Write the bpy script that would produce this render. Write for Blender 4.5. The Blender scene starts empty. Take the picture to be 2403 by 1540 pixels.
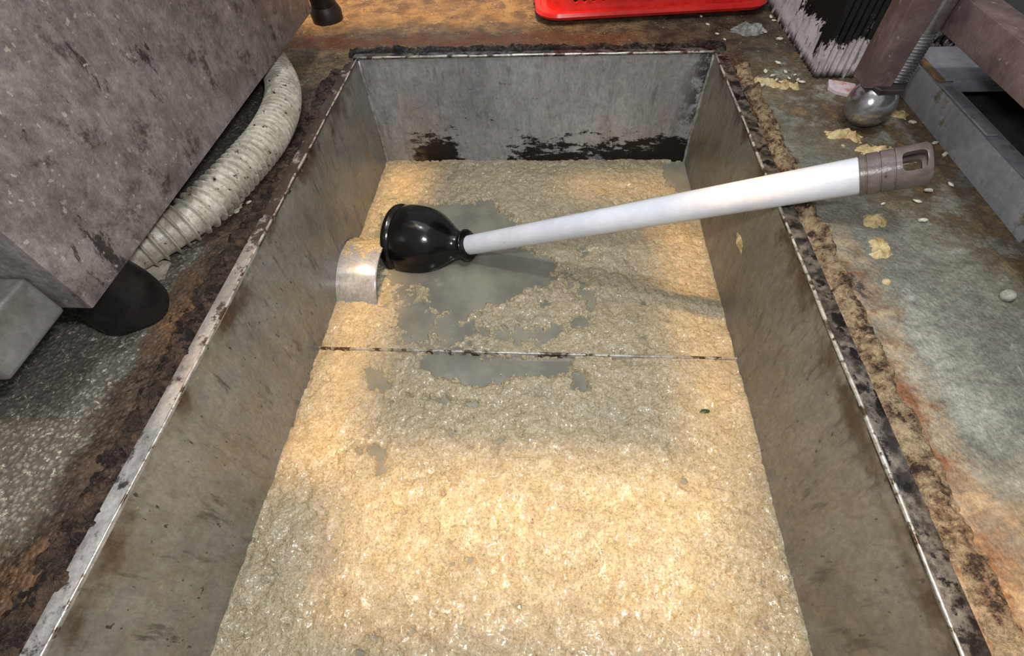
import bpy, bmesh, math, random
import numpy as np
from mathutils import Vector, Matrix

# ------------------------------------------------------------------ scale, camera, world, lights
S = 0.6                       # one design unit is 0.6 m; everything below is written in design units
scene = bpy.context.scene
COL = scene.collection
scene.view_settings.view_transform = 'Standard'
scene.view_settings.look = 'None'
scene.view_settings.gamma = 1.0
scene.view_settings.exposure = 0.10
scene.view_settings.use_curve_mapping = False

XL, XR, YB, ZW = -0.440, 0.352, 1.112, -0.268      # tank walls, tank end, water level
F_PX, PITCH, YAW, ROLL = 1118.98, 0.93697, -0.11810, -0.07291
cp, sp, cy, sy = math.cos(PITCH), math.sin(PITCH), math.cos(YAW), math.sin(YAW)
fwd = Vector((sy*cp, cy*cp, -sp)); rgt = Vector((cy, -sy, 0)); upv = rgt.cross(fwd)
cr, sr = math.cos(ROLL), math.sin(ROLL)
c_r = rgt*cr + upv*sr; c_u = upv*cr - rgt*sr
cam_data = bpy.data.cameras.new('camera'); cam = bpy.data.objects.new('camera', cam_data); COL.objects.link(cam)
cam_data.sensor_width = 36.0; cam_data.lens = 36.0*F_PX/2403.0; cam_data.clip_start = 0.01
M = Matrix((c_r, c_u, -fwd)).transposed().to_4x4(); M.translation = Vector((0, 0, .5))*S
cam.matrix_world = M
scene.camera = cam

world = bpy.data.worlds.new('world'); scene.world = world; world.use_nodes = True
wbg = world.node_tree.nodes['Background']
wbg.inputs[0].default_value = (0.86, 0.88, 0.92, 1); wbg.inputs[1].default_value = 0.34

def area(name, loc, size, power, color, target=None, spread=180):
    l = bpy.data.lights.new(name, 'AREA'); l.shape = 'RECTANGLE'
    l.size, l.size_y = size[0]*S, size[1]*S
    l.energy = power*S*S; l.color = color; l.spread = math.radians(spread)
    o = bpy.data.objects.new(name, l); COL.objects.link(o); o.location = Vector(loc)*S
    if target is not None:
        o.rotation_euler = (Vector(target)-Vector(loc)).to_track_quat('-Z', 'Y').to_euler()
    return o

COOL = (0.95, 0.97, 1.0); WARM = (1.0, 0.60, 0.22)
# added overhead fill, added glint light, phone lamp, and added warm lights shaped to patches
area('overhead_fill', (0.1, 0.9, 3.4), (3.2, 2.6), 35, COOL, (0.0, 0.6, 0))  # added soft fill that evens out the brightness, not a known fixture
area('glint_light', (0.10, 0.36, 2.7), (0.20, 0.11), 19, COOL, (0.05, 0.3, 0))  # added small light, placed to raise glints on the wet scum
fl = bpy.data.lights.new('phone_lamp', 'POINT'); fl.energy = 12.5*S*S; fl.color = (0.93, 0.96, 1.0); fl.shadow_soft_size = 0.028*S
flo = bpy.data.objects.new('phone_lamp', fl); COL.objects.link(flo); flo.location = Vector((0.02, 0.11, 0.56))*S
def warm(name, cx, cy_, w, h, power, z=2.2, spread=4, col=WARM):
    area(name, (cx, cy_, z), (w, h), power*w*h, col, (cx, cy_, 0), spread)
warm('warm_patch_light', -0.01, 0.150, 0.60, 0.20, 4.6)
warm('warm_patch_light', -0.05, 0.265, 0.78, 0.06, 3.6)
warm('warm_patch_light', -0.375, 0.68, 0.10, 0.82, 4.8)
warm('warm_patch_light', 0.30, 0.60, 0.10, 0.56, 3.6)
warm('warm_patch_light', 0.20, 1.00, 0.32, 0.035, 5.0)
warm('warm_patch_light', -0.30, 1.45, 0.80, 0.34, 7.0)
warm('warm_patch_light', 0.47, 0.05, 0.24, 0.26, 2.4)
warm('warm_patch_light', -0.60, 0.08, 0.28, 0.30, 0.5)

# ------------------------------------------------------------------ node helper
class NT:
    def __init__(self, name):
        self.m = bpy.data.materials.new(name); self.m.use_nodes = True
        self.t = self.m.node_tree; self.n = self.t.nodes
        self.b = self.n['Principled BSDF']
        tc = self.n.new('ShaderNodeTexCoord'); v = self.n.new('ShaderNodeVectorMath'); v.operation = 'SCALE'
        v.inputs['Scale'].default_value = 1.0/S
        self.t.links.new(tc.outputs['Object'], v.inputs[0]); self.co = v.outputs[0]
        self._xyz = None
    def put(self, sock, v):
        if isinstance(v, bpy.types.NodeSocket): self.t.links.new(v, sock)
        elif isinstance(v, tuple) and len(v) == 3 and sock.type == 'RGBA': sock.default_value = (*v, 1)
        else: sock.default_value = v
    @property
    def xyz(self):
        if self._xyz is None:
            s = self.n.new('ShaderNodeSeparateXYZ'); self.t.links.new(self.co, s.inputs[0]); self._xyz = s.outputs
        return self._xyz
    def stretch(self, x, y, z):
        v = self.n.new('ShaderNodeVectorMath'); v.operation = 'MULTIPLY'; self.put(v.inputs[0], self.co)
        v.inputs[1].default_value = (x, y, z); return v.outputs[0]
    def noise(self, scale, detail=4, rough=0.6, vec=None, dist=0.0):
        k = self.n.new('ShaderNodeTexNoise'); k.inputs['Scale'].default_value = scale; k.inputs['Detail'].default_value = detail
        k.inputs['Roughness'].default_value = rough; k.inputs['Distortion'].default_value = dist
        self.put(k.inputs['Vector'], vec if vec is not None else self.co); return k.outputs['Fac']
    def voro(self, scale, vec=None, rand=1.0, feature='F1', out='Distance'):
        k = self.n.new('ShaderNodeTexVoronoi'); k.feature = feature; k.inputs['Scale'].default_value = scale
        k.inputs['Randomness'].default_value = rand
        self.put(k.inputs['Vector'], vec if vec is not None else self.co); return k.outputs[out]
    def math(self, op, a, b=0.0, clamp=False):
        k = self.n.new('ShaderNodeMath'); k.operation = op; k.use_clamp = clamp
        self.put(k.inputs[0], a); self.put(k.inputs[1], b); return k.outputs[0]
    def step(self, v, lo, hi, a=0.0, b=1.0):
        k = self.n.new('ShaderNodeMapRange'); k.interpolation_type = 'SMOOTHSTEP'
        self.put(k.inputs['Value'], v); k.inputs['From Min'].default_value = lo; k.inputs['From Max'].default_value = hi
        k.inputs['To Min'].default_value = a; k.inputs['To Max'].default_value = b; return k.outputs[0]
    def mix(self, f, a, b):
        k = self.n.new('ShaderNodeMix'); k.data_type = 'RGBA'
        self.put(k.inputs['Factor'], f); self.put(k.inputs[6], a); self.put(k.inputs[7], b); return k.outputs[2]
    def grain(self, c, scale=120, amt=.35, detail=4, vec=None):
        g = self.step(self.noise(scale, detail, .8, vec), .30, .70, 1-amt, 1+amt*.7)
        k = self.n.new('ShaderNodeMix'); k.data_type = 'RGBA'; k.blend_type = 'MULTIPLY'; k.inputs['Factor'].default_value = 1
        self.put(k.inputs[6], c); self.t.links.new(g, k.inputs[7]); return k.outputs[2]
    def band(self, v, centre, half, soft):
        d = self.math('ABSOLUTE', self.math('SUBTRACT', v, centre))
        return self.step(d, half, half+soft, 1.0, 0.0)
    def bump(self, h, strength=0.5, dist=0.01, prev=None):
        k = self.n.new('ShaderNodeBump'); k.inputs['Strength'].default_value = strength; k.inputs['Distance'].default_value = dist*S
        self.put(k.inputs['Height'], h)
        if prev is not None: self.t.links.new(prev, k.inputs['Normal'])
        return k.outputs[0]
    def out(self, color=None, rough=None, metal=None, normal=None, spec=None, coat=None):
        i = self.b.inputs
        if color is not None: self.put(i['Base Color'], color)
        if rough is not None: self.put(i['Roughness'], rough)
        if metal is not None: self.put(i['Metallic'], metal)
        if spec is not None: self.put(i['Specular IOR Level'], spec)
        if coat is not None:
            self.put(i['Coat Weight'], coat); i['Coat Roughness'].default_value = 0.12
        if normal is not None: self.t.links.new(normal, i['Normal'])
        return self.m

def srgb(r, g, b):
    f = lambda c: (c/255/12.92) if c/255 <= .04045 else ((c/255+.055)/1.055)**2.4
    return (f(r), f(g), f(b))

# ------------------------------------------------------------------ materials
def mat_floor():
    n = NT('wet kitchen floor'); x, y, z = n.xyz
    w = n.math('MULTIPLY', n.math('SUBTRACT', n.noise(9, 5), .5), .12)
    xw = n.math('ADD', x, w); yw = n.math('ADD', y, w)
    big = n.noise(5, 6, .65); mid = n.noise(22, 6, .7); fine = n.noise(160, 3, .7)
    streak = n.noise(10, 6, .7, n.stretch(1.2, 3.2, 1), 1.0)
    # right: worn grey-green coating
    rc = n.mix(n.step(big, .38, .66), srgb(124, 123, 110), srgb(166, 164, 148))
    rc = n.mix(n.step(streak, .42, .70, 0, .75), rc, srgb(112, 108, 98))
    rc = n.mix(n.step(n.noise(17, 6, .7, n.stretch(2.2, 1, 1), .8), .60, .72, 0, .6), rc, srgb(186, 186, 178))
    rdirt = n.math('MULTIPLY', n.step(n.math('ADD', xw, n.math('MULTIPLY', yw, .45)), .70, .90), n.step(mid, .32, .56))
    rc = n.mix(rdirt, rc, n.mix(n.step(mid, .5, .7), srgb(92, 74, 52), srgb(142, 118, 82)))
    rnear = n.math('MULTIPLY', n.step(yw, .24, .10), n.step(mid, .35, .6))
    rc = n.mix(n.math('MULTIPLY', rnear, .8), rc, srgb(150, 120, 82))
    # rust / tan streak next to the right rim
    e = n.math('ADD', x, n.math('MULTIPLY', n.math('SUBTRACT', n.noise(14, 5, .7), .5), .10))
    tan = n.math('MULTIPLY', n.band(e, .405, .020, .03), n.step(yw, .62, .50))
    rc = n.mix(n.math('MULTIPLY', tan, n.step(n.noise(38, 5, .75), .34, .60, .25, .85)), rc, n.mix(n.step(mid, .42, .62), srgb(130, 92, 58), srgb(186, 160, 122)))
    rust = n.math('MULTIPLY', n.band(e, .400, .007, .016), n.step(yw, .40, .30))
    rc = n.mix(n.math('MULTIPLY', rust, n.step(n.noise(45, 5, .75), .36, .6, .1, .9)), rc, srgb(138, 90, 56))
    far = n.math('MULTIPLY', n.band(e, .390, .010, .014), n.step(yw, .56, .68))
    rc = n.mix(far, rc, n.mix(n.step(fine, .4, .6), srgb(58, 38, 26), srgb(110, 78, 50)))
    # left: gritty aggregate
    vor = n.voro(170); grit = n.step(vor, .10, .62)
    lc = n.mix(grit, srgb(150, 144, 130), srgb(98, 93, 82))
    lc = n.mix(n.step(big, .40, .62, 0, .6), lc, srgb(96, 92, 80))
    lc = n.mix(n.step(n.noise(110, 3, .8), .57, .66, 0, .85), lc, srgb(214, 204, 184))
    # brown oily band beside the left rim
    e2 = n.math('ADD', x, n.math('MULTIPLY', n.math('SUBTRACT', n.noise(11, 6, .72), .5), .16))
    bb = n.band(e2, -.485, .040, .022)
    lc = n.mix(n.math('MULTIPLY', bb, .95), lc, n.mix(n.step(mid, .40, .60), srgb(54, 40, 30), n.mix(n.step(big, .52, .66), srgb(92, 74, 58), srgb(128, 92, 58))))
    lc = n.mix(n.math('MULTIPLY', n.step(n.noise(28, 5, .75), .57, .62), n.band(e2, -.475, .03, .015)), lc, srgb(40, 26, 20))
    # back: brown greasy zone
    bc = n.mix(n.step(mid, .38, .62), srgb(90, 70, 50), srgb(140, 116, 80))
    bc = n.mix(n.step(n.noise(70, 4, .75), .52, .62, 0, .8), bc, srgb(70, 52, 38))
    orange = n.band(n.math('ADD', y, n.math('MULTIPLY', n.math('SUBTRACT', n.noise(16, 5), .5), .12)), 1.20, .012, .035)
    bc = n.mix(n.math('MULTIPLY', orange, n.step(xw, .30, .10, 0, .75)), bc, srgb(128, 72, 34))
    bc = n.mix(n.step(xw, .16, .30, 0, .88), bc, n.mix(n.step(mid, .4, .65), srgb(52, 44, 36), srgb(98, 84, 66)))
    bc = n.mix(n.step(n.noise(95, 2, .6), .66, .70, 0, .8), bc, srgb(180, 156, 110))
    mark = n.math('MULTIPLY', n.math('MULTIPLY', n.band(n.math('ADD', x, n.math('MULTIPLY', y, .35)), .572, .005, .006), n.band(y, .452, .020, .012)), n.step(n.noise(60, 4, .7), .40, .52))
    rc = n.mix(n.math('MULTIPLY', mark, .85), rc, srgb(44, 46, 50))
    c = n.mix(n.step(xw, -.05, .05), lc, rc)
    c = n.mix(n.step(n.math('ADD', yw, n.math('MULTIPLY', x, -.10)), 1.02, 1.10), c, bc)
    c = n.grain(n.grain(c, 48, .22, 5), 190, .26, 3)
    dark = n.math('MULTIPLY', n.step(fine, .66, .74), .55)
    c = n.mix(dark, c, srgb(40, 34, 28))
    gm = n.step(xw, -.05, .05, .55, .22)
    h = n.math('ADD', n.math('MULTIPLY', n.math('SUBTRACT', 1.0, vor), gm), n.math('MULTIPLY', n.noise(75, 4, .7), .8))
    h = n.math('ADD', h, n.math('MULTIPLY', n.step(n.math('ADD', yw, 0), 1.02, 1.12), n.noise(150, 3, .7)))
    nb = n.bump(h, .55, .006)
    rg = n.math('ADD', n.step(n.noise(13, 4, .6), .35, .65, .20, .55), n.math('MULTIPLY', n.step(x, -.50, -.56), .25))
    return n.out(c, rg, 0.0, nb, .5)

def mat_steel(name, tint=(120, 120, 118), film=.55, stains=1.0, zlow=None, rust=False, rough=.34):
    n = NT(name); x, y, z = n.xyz
    brushed = n.noise(55, 4, .7, n.stretch(.25, .25, 2.2)); big = n.noise(4.5, 5, .6); mid = n.noise(19, 6, .7)
    drip = n.noise(26, 5, .7, n.stretch(2.0, 2.0, .38))
    c = n.mix(n.step(big, .38, .64), srgb(*tint), tuple(v*.72 for v in srgb(*tint)))
    c = n.mix(n.math('MULTIPLY', n.step(mid, .46, .66), film), c, srgb(158, 144, 118))
    c = n.mix(n.step(drip, .55, .70, 0, .65*stains), c, srgb(58, 50, 42))
    specks = n.step(n.noise(120, 2, .5, n.stretch(1.2, 1.2, .5)), .70, .74)
    c = n.mix(n.math('MULTIPLY', specks, stains*.8), c, srgb(30, 26, 24))
    pale = n.step(n.noise(90, 2, .5), .745, .775)
    c = n.mix(pale, c, srgb(190, 170, 128))
    metal = .22
    if zlow is not None:
        # dark baked soot patches along the lower edge of the end wall
        lo = n.step(z, zlow+.13, zlow+.0); hor = n.noise(24, 6, .72, n.stretch(.8, 1, 2.4))
        px = n.math('MAXIMUM', n.band(x, .29, .04, .12), n.math('MAXIMUM', n.band(x, -.30, .03, .06), n.math('MULTIPLY', n.band(x, .05, .10, .10), .7)))
        soot = n.step(n.math('ADD', n.math('MULTIPLY', n.math('MULTIPLY', lo, px), .36), n.math('ADD', n.math('MULTIPLY', hor, .80), n.math('MULTIPLY', n.math('SUBTRACT', n.noise(60, 5, .85), .20), .34))), .62, .69)
        c = n.mix(soot, c, srgb(26, 22, 20))
        corner = n.math('MULTIPLY', n.step(x, XR-.07, XR-.005), n.step(n.noise(30, 5, .75), .44, .56))
        c = n.mix(n.math('MULTIPLY', corner, .9), c, srgb(36, 33, 30))
        c = n.mix(n.math('MULTIPLY', n.band(x, -.355, .012, .02), n.math('MULTIPLY', lo, n.step(hor, .45, .6, 0, .6))), c, srgb(140, 118, 84))
    if rust:
        # rust bleeding down from the rim
        top = n.step(n.math('ADD', z, n.math('MULTIPLY', n.math('SUBTRACT', n.noise(22, 5, .7), .5), .10)), -.040, -.004)
        c = n.mix(n.math('MULTIPLY', top, n.step(n.noise(9, 4, .6), .44, .58, 0, .85)), c, srgb(82, 56, 34))
    c = n.grain(n.grain(c, 34, .20, 6, n.stretch(1, 1, .6)), 150, .18, 3, n.stretch(1, 1, .5))
    sm = n.math('MULTIPLY', n.math('MULTIPLY', n.band(y, .995, .010, .022), n.band(z, -.135, .035, .04)), n.step(n.noise(55, 5, .75), .40, .55))
    c = n.mix(n.math('MULTIPLY', sm, .8), c, srgb(146, 128, 98))
    rg = n.math('ADD', rough, n.math('MULTIPLY', n.math('SUBTRACT', n.noise(14, 4), .5), .28))
    nb = n.bump(brushed, .10, .003); nb = n.bump(n.noise(70, 4, .7), .12, .003, nb)
    return n.out(c, rg, metal, nb, .5)

def mat_simple(name, c1, c2, scale=20, rough=.5, metal=0.0, bump=.2, bscale=60, lo=.4, hi=.62, dirt=None, dscale=45, dlo=.58, dhi=.66, coat=None, bdist=.004, grain=.16):
    n = NT(name)
    c = n.mix(n.step(n.noise(scale, 6, .68), lo, hi), srgb(*c1), srgb(*c2))
    if dirt: c = n.mix(n.step(n.noise(dscale, 5, .72), dlo, dhi), c, srgb(*dirt))
    c = n.grain(c, bscale*1.3, grain, 4)
    nb = n.bump(n.noise(bscale, 5, .7), bump, bdist)
    return n.out(c, rough, metal, nb, .5, coat)

def mat_cabinet():
    n = NT('grease-stained steel cabinet'); x, y, z = n.xyz
    big = n.noise(6.5, 6, .66); mid = n.noise(17, 7, .74); v = n.noise(30, 5, .7, n.stretch(1, 2.0, .45))
    c = n.mix(n.step(big, .36, .64), srgb(132, 123, 117), srgb(158, 149, 144))
    red = n.math('MULTIPLY', n.step(n.math('ADD', y, n.math('MULTIPLY', z, .6)), .70, 1.05), n.step(n.noise(3.5, 4), .36, .58))
    c = n.mix(n.math('MULTIPLY', red, .75), c, srgb(156, 106, 108))
    c = n.mix(n.step(mid, .55, .66, 0, .85), c, srgb(74, 64, 58))
    c = n.mix(n.step(n.noise(8, 7, .78, n.stretch(1, 1.3, .8), .4), .585, .635, 0, .9), c, srgb(52, 46, 42))
    c = n.mix(n.step(v, .60, .68, 0, .45), c, srgb(164, 152, 146))
    c = n.mix(n.step(n.noise(75, 2, .5), .70, .725, 0, .85), c, srgb(200, 186, 172))
    c = n.mix(n.step(n.noise(11, 7, .8, n.stretch(1, .8, 1), .6), .52, .64, 0, .55), c, srgb(88, 76, 70))
    c = n.mix(n.step(n.noise(130, 2, .5), .68, .71, 0, .8), c, srgb(196, 182, 168))
    c = n.grain(n.grain(c, 26, .26, 6), 110, .24, 4, n.stretch(1, 1, .6))
    nb = n.bump(n.noise(50, 5, .75), .4, .005)
    return n.out(c, n.step(mid, .3, .7, .38, .6), .25, nb, .5)

def mat_sludge():
    n = NT('floating fat and food scum')
    f1 = n.noise(210, 4, .75); f2 = n.noise(60, 5, .75); v = n.voro(300); f3 = n.noise(7, 4, .6)
    c = n.mix(n.step(f2, .34, .66), srgb(178, 161, 126), srgb(196, 181, 148))
    c = n.mix(n.step(f1, .52, .66, 0, .60), c, srgb(142, 122, 86))
    c = n.mix(n.step(f1, .40, .28, 0, .7), c, srgb(222, 210, 182))
    c = n.mix(n.step(f3, .50, .68, 0, .35), c, srgb(158, 150, 128))
    c = n.mix(n.step(n.noise(240, 2, .5), .69, .73, 0, .7), c, srgb(92, 80, 52))
    c = n.grain(c, 260, .22, 3)
    h = n.math('ADD', n.math('MULTIPLY', n.math('SUBTRACT', 1, v), .55), f1)
    nb = n.bump(h, .8, .0022); nb = n.bump(n.noise(85, 4, .7), .9, .006, nb)
    cn = n.bump(n.noise(46, 2, .5, n.stretch(1.2, .8, 1)), 1.0, .0085); cn = n.bump(n.noise(130, 1, .5), 1.0, .0014, cn)
    n.t.links.new(cn, n.b.inputs['Coat Normal'])
    m = n.out(c, n.step(n.noise(30, 3), .35, .65, .14, .28), 0.0, nb, .5, 1.0)
    n.b.inputs['Coat Roughness'].default_value = .05
    return m

def mat_water():
    n = NT('murky grey water')
    c = n.mix(n.step(n.noise(9, 4, .6), .35, .65), srgb(118, 116, 104), srgb(146, 141, 124))
    return n.out(c, .13, 0.0, n.bump(n.noise(30, 3, .5), .06, .004), .5)

def mat_pillar():
    n = NT('flaking black and white paint'); x, y, z = n.xyz
    nz = n.noise(13, 7, .74, n.stretch(1, 1, .8), .5)
    wv = n.math('ADD', n.math('MULTIPLY', n.math('SUBTRACT', nz, .5), .34), z)
    blk = n.math('MULTIPLY', n.step(wv, .058, .064), n.step(n.noise(17, 5, .7, n.stretch(1, 1, .6)), .34, .37))
    white = n.mix(n.step(n.noise(24, 5, .7), .4, .65), srgb(214, 204, 204), srgb(176, 164, 158))
    white = n.mix(n.step(n.noise(80, 4, .7, n.stretch(1.5, 1.5, .25)), .56, .62, 0, .75), white, srgb(92, 78, 70))
    c = n.mix(blk, white, srgb(20, 18, 18))
    c = n.mix(n.math('MULTIPLY', n.step(z, .022, .002), n.step(n.noise(40, 4), .36, .5)), c, srgb(46, 40, 28))
    nb = n.bump(n.noise(60, 4, .7), .3, .003)
    return n.out(c, n.step(nz, .4, .6, .5, .32), 0, nb, .4)

M_floor = mat_floor()
M_side_l = mat_steel('stained steel left', (160, 155, 145), .55, 1.0, rust=True, rough=.30)
M_side_r = mat_steel('stained steel right', (158, 150, 136), .50, .8, rust=True, rough=.40)
M_end = mat_steel('brushed steel end', (178, 179, 180), .25, .55, zlow=ZW, rough=.36)
M_pipe = mat_steel('clean steel pipe', (176, 178, 182), .12, .35, rough=.20)
def mat_rim():
    n = NT('scratched steel rim'); x, y, z = n.xyz
    c = n.mix(n.step(n.noise(30, 6, .7, n.stretch(1, .4, 1)), .4, .62), srgb(166, 161, 156), srgb(204, 199, 192))
    far = n.step(n.math('ADD', y, n.math('MULTIPLY', n.noise(12, 5, .7), .3)), .20, .36, .0, .16)
    c = n.mix(n.step(n.math('ADD', n.noise(26, 6, .75), far), .53, .62, 0, .92), c, srgb(62, 47, 40))
    c = n.grain(c, 110, .25)
    return n.out(c, .30, .4, n.bump(n.noise(90, 5, .7), .3, .004), .5)
M_rim = mat_rim()
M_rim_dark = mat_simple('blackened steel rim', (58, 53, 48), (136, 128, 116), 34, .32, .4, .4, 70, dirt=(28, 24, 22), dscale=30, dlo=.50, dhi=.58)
M_edge = mat_simple('bright steel edge', (214, 210, 202), (170, 160, 146), 40, .25, .45, .2, 90, dirt=(84, 66, 50), dscale=26, dlo=.50, dhi=.58)
M_weld = mat_simple('pale weld bead', (190, 190, 186), (140, 134, 122), 40, .35, .4, .4, 90)
M_sludge = mat_sludge(); M_water = mat_water(); M_cab = mat_cabinet()
M_box = mat_simple('dull steel box', (150, 150, 146), (122, 118, 110), 10, .36, .45, .15, 60, dirt=(78, 70, 60), dscale=20, dlo=.62, dhi=.70)
M_black = mat_simple('black rubber', (16, 15, 15), (34, 31, 30), 22, .42, 0, .45, 40, dirt=(66, 56, 50), dscale=60, dlo=.68, dhi=.74)
M_cup = mat_simple('glossy wet black rubber', (9, 9, 10), (18, 18, 19), 18, .17, 0, .12, 30, dirt=(70, 62, 48), dscale=110, dlo=.72, dhi=.75)
M_white = mat_simple('white plastic handle', (226, 226, 231), (238, 238, 242), 12, .28, 0, .04, 60, dirt=(140, 128, 118), dscale=70, dlo=.67, dhi=.71, grain=.04)
M_cap = mat_simple('brown plastic grip', (104, 92, 86), (126, 112, 106), 24, .30, .1, .15, 80, dirt=(74, 56, 44), dscale=40, dlo=.60, dhi=.68)
M_hose = mat_simple('dirty white hose', (206, 198, 182), (178, 168, 150), 22, .36, 0, .15, 80, dirt=(62, 52, 44), dscale=95, dlo=.58, dhi=.66, grain=.3)
M_red = mat_simple('red plastic', (206, 40, 36), (222, 52, 44), 10, .25, 0, .08, 40, dirt=(120, 50, 40), dscale=45, dlo=.66, dhi=.74)
M_stand = mat_simple('brown painted angle iron', (118, 96, 92), (146, 124, 118), 11, .45, .25, .3, 60, dirt=(180, 168, 156), dscale=70, dlo=.62, dhi=.67)
M_shelf = mat_simple('dark shelf steel', (74, 72, 70), (92, 88, 84), 12, .5, .3, .2, 50, dirt=(56, 50, 46), dscale=30, dlo=.55, dhi=.66)
M_chrome = mat_simple('worn bright steel', (186, 186, 186), (150, 148, 146), 22, .20, .85, .12, 60, dirt=(110, 84, 60), dscale=26, dlo=.57, dhi=.68)
M_nut = mat_simple('dark steel nut', (66, 64, 64), (92, 88, 84), 22, .38, .7, .2, 60)
M_tray = mat_simple('grey painted steel tray', (150, 151, 156), (168, 167, 168), 9, .42, .2, .12, 60, dirt=(122, 112, 92), dscale=17, dlo=.58, dhi=.70)
M_rusty = mat_simple('rusty steel edge', (168, 136, 100), (128, 104, 80), 40, .5, .2, .3, 60)
M_mortar = mat_simple('crumbly tan mortar', (172, 150, 116), (118, 92, 66), 60, .30, 0, .9, 110, lo=.42, hi=.58, dirt=(58, 44, 34), dscale=60, dlo=.55, dhi=.62, bdist=.010, grain=.4)
M_crud = mat_simple('brown greasy crust', (58, 45, 36), (92, 73, 58), 34, .20, 0, .9, 100, dirt=(32, 22, 18), dscale=40, dlo=.48, dhi=.58, bdist=.010, grain=.4)
M_seal = mat_simple('wet black gritty grease', (40, 36, 32), (98, 92, 78), 70, .14, 0, 1.0, 120, lo=.44, hi=.62, dirt=(20, 18, 17), dscale=30, dlo=.5, dhi=.6, bdist=.012, grain=.5)
M_clump = mat_simple('yellow food scum', (226, 204, 152), (192, 166, 110), 60, .32, 0, .9, 130, dirt=(120, 92, 50), dscale=70, dlo=.6, dhi=.68)
M_grain = mat_simple('pale rice grain', (224, 216, 196), (196, 180, 148), 30, .4, 0, .3, 90)
M_label = mat_simple('pink and white paper', (226, 206, 206), (206, 150, 140), 55, .6, 0, .3, 90, lo=.5, hi=.6, dirt=(170, 120, 84), dscale=40, dlo=.60, dhi=.68)
M_scrap = mat_simple('grimy white paper', (214, 206, 186), (180, 172, 150), 45, .5, 0, .3, 90, dirt=(66, 60, 50), dscale=70, dlo=.62, dhi=.68)
M_film = mat_simple('crinkled grey plastic film', (120, 120, 112), (168, 168, 158), 40, .2, 0, .9, 60, bdist=.008)
M_green = mat_simple('green leaf bit', (44, 70, 40), (30, 52, 30), 60, .4, 0, .3, 90)
M_stone = mat_simple('pale stone', (190, 184, 170), (120, 114, 104), 60, .5, 0, .6, 90)

WLOC = {}      # where each object's origin stands, for children
# ------------------------------------------------------------------ mesh helpers (design units in, metres out)
def obj(name, verts, faces, mat, parent=None, loc=(0, 0, 0), smooth=False, bevel=0.0, bseg=2):
    me = bpy.data.meshes.new(name)
    o_ = np.asarray(loc, float)
    me.from_pydata([tuple((np.asarray(v, float)-o_)*S) for v in verts], [], [tuple(f) for f in faces])
    me.validate(); me.update()
    bm = bmesh.new(); bm.from_mesh(me); bmesh.ops.recalc_face_normals(bm, faces=bm.faces)
    if bevel:
        eds = [e for e in bm.edges if len(e.link_faces) == 2 and e.calc_face_angle(0) > .5]
        bmesh.ops.bevel(bm, geom=eds, offset=bevel*S, segments=bseg, affect='EDGES', profile=.6)
    bm.to_mesh(me); bm.free()
    if smooth or bevel:
        for p in me.polygons: p.use_smooth = True
        if bevel or smooth == 'auto':
            try: me.set_sharp_from_angle(angle=math.radians(38))
            except Exception: pass
    me.materials.append(mat)
    ob = bpy.data.objects.new(name, me); COL.objects.link(ob)
    w = Vector(loc)*S; WLOC[ob.name] = w
    if parent is not None:
        ob.parent = parent; ob.location = w - WLOC.get(parent.name, parent.location)
    else: ob.location = w
    return ob

def empty(name, loc, label, cat, group=None):
    e = bpy.data.objects.new(name, None); COL.objects.link(e); e.location = Vector(loc)*S; e.empty_display_size = .02
    return tag(e, label, cat, group)
def tag(o, label, cat, group=None, kind=None):
    o['label'] = label; o['category'] = cat
    if group: o['group'] = group
    if kind: o['kind'] = kind
    return o

def box(x0, x1, y0, y1, z0, z1):
    v = [(x0, y0, z0), (x1, y0, z0), (x1, y1, z0), (x0, y1, z0), (x0, y0, z1), (x1, y0, z1), (x1, y1, z1), (x0, y1, z1)]
    f = [(0, 3, 2, 1), (4, 5, 6, 7), (0, 1, 5, 4), (1, 2, 6, 5), (2, 3, 7, 6), (3, 0, 4, 7)]
    return v, f
def merge(*parts):
    V, Fc = [], []
    for v, f in parts:
        k = len(V); V += list(v); Fc += [tuple(i+k for i in q) for q in f]
    return V, Fc
def frame_of(d):
    d = Vector(d).normalized(); a = Vector((0, 0, 1)) if abs(d.z) < .9 else Vector((0, 1, 0))
    u = a.cross(d).normalized(); return d, u, d.cross(u)
def sweep(path, radii, seg=32, cap=True, up=None):
    """tube along path with one radius per point"""
    P = [Vector(p) for p in path]; V, Fc = [], []
    u = None
    for i, p in enumerate(P):
        d = (P[min(i+1, len(P)-1)]-P[max(i-1, 0)]).normalized()
        if u is None: _, u, w = frame_of(d)
        else: u = (u - d*u.dot(d)).normalized(); w = d.cross(u)
        w = d.cross(u)
        for k in range(seg):
            a = 2*math.pi*k/seg; V.append(tuple(p + (u*math.cos(a)+w*math.sin(a))*radii[i]))
    for i in range(len(P)-1):
        for k in range(seg):
            Fc.append((i*seg+k, i*seg+(k+1) % seg, (i+1)*seg+(k+1) % seg, (i+1)*seg+k))
    if cap:
        Fc.append(tuple(range(seg))[::-1]); Fc.append(tuple((len(P)-1)*seg+k for k in range(seg)))
    return V, Fc
def lathe(profile, base, axis, seg=48, closed=False):
    """profile: list of (distance along axis, radius)"""
    d, u, w = frame_of(axis); b = Vector(base); V, Fc = [], []
    for t, r in profile:
        for k in range(seg):
            a = 2*math.pi*k/seg; V.append(tuple(b+d*t+(u*math.cos(a)+w*math.sin(a))*r))
    n = len(profile)
    for i in range(n if closed else n-1):
        for k in range(seg):
            j = (i+1) % n
            Fc.append((i*seg+k, i*seg+(k+1) % seg, j*seg+(k+1) % seg, j*seg+k))
    if not closed:
        Fc.append(tuple(range(seg))[::-1]); Fc.append(tuple((n-1)*seg+k for k in range(seg)))
    return V, Fc
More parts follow.
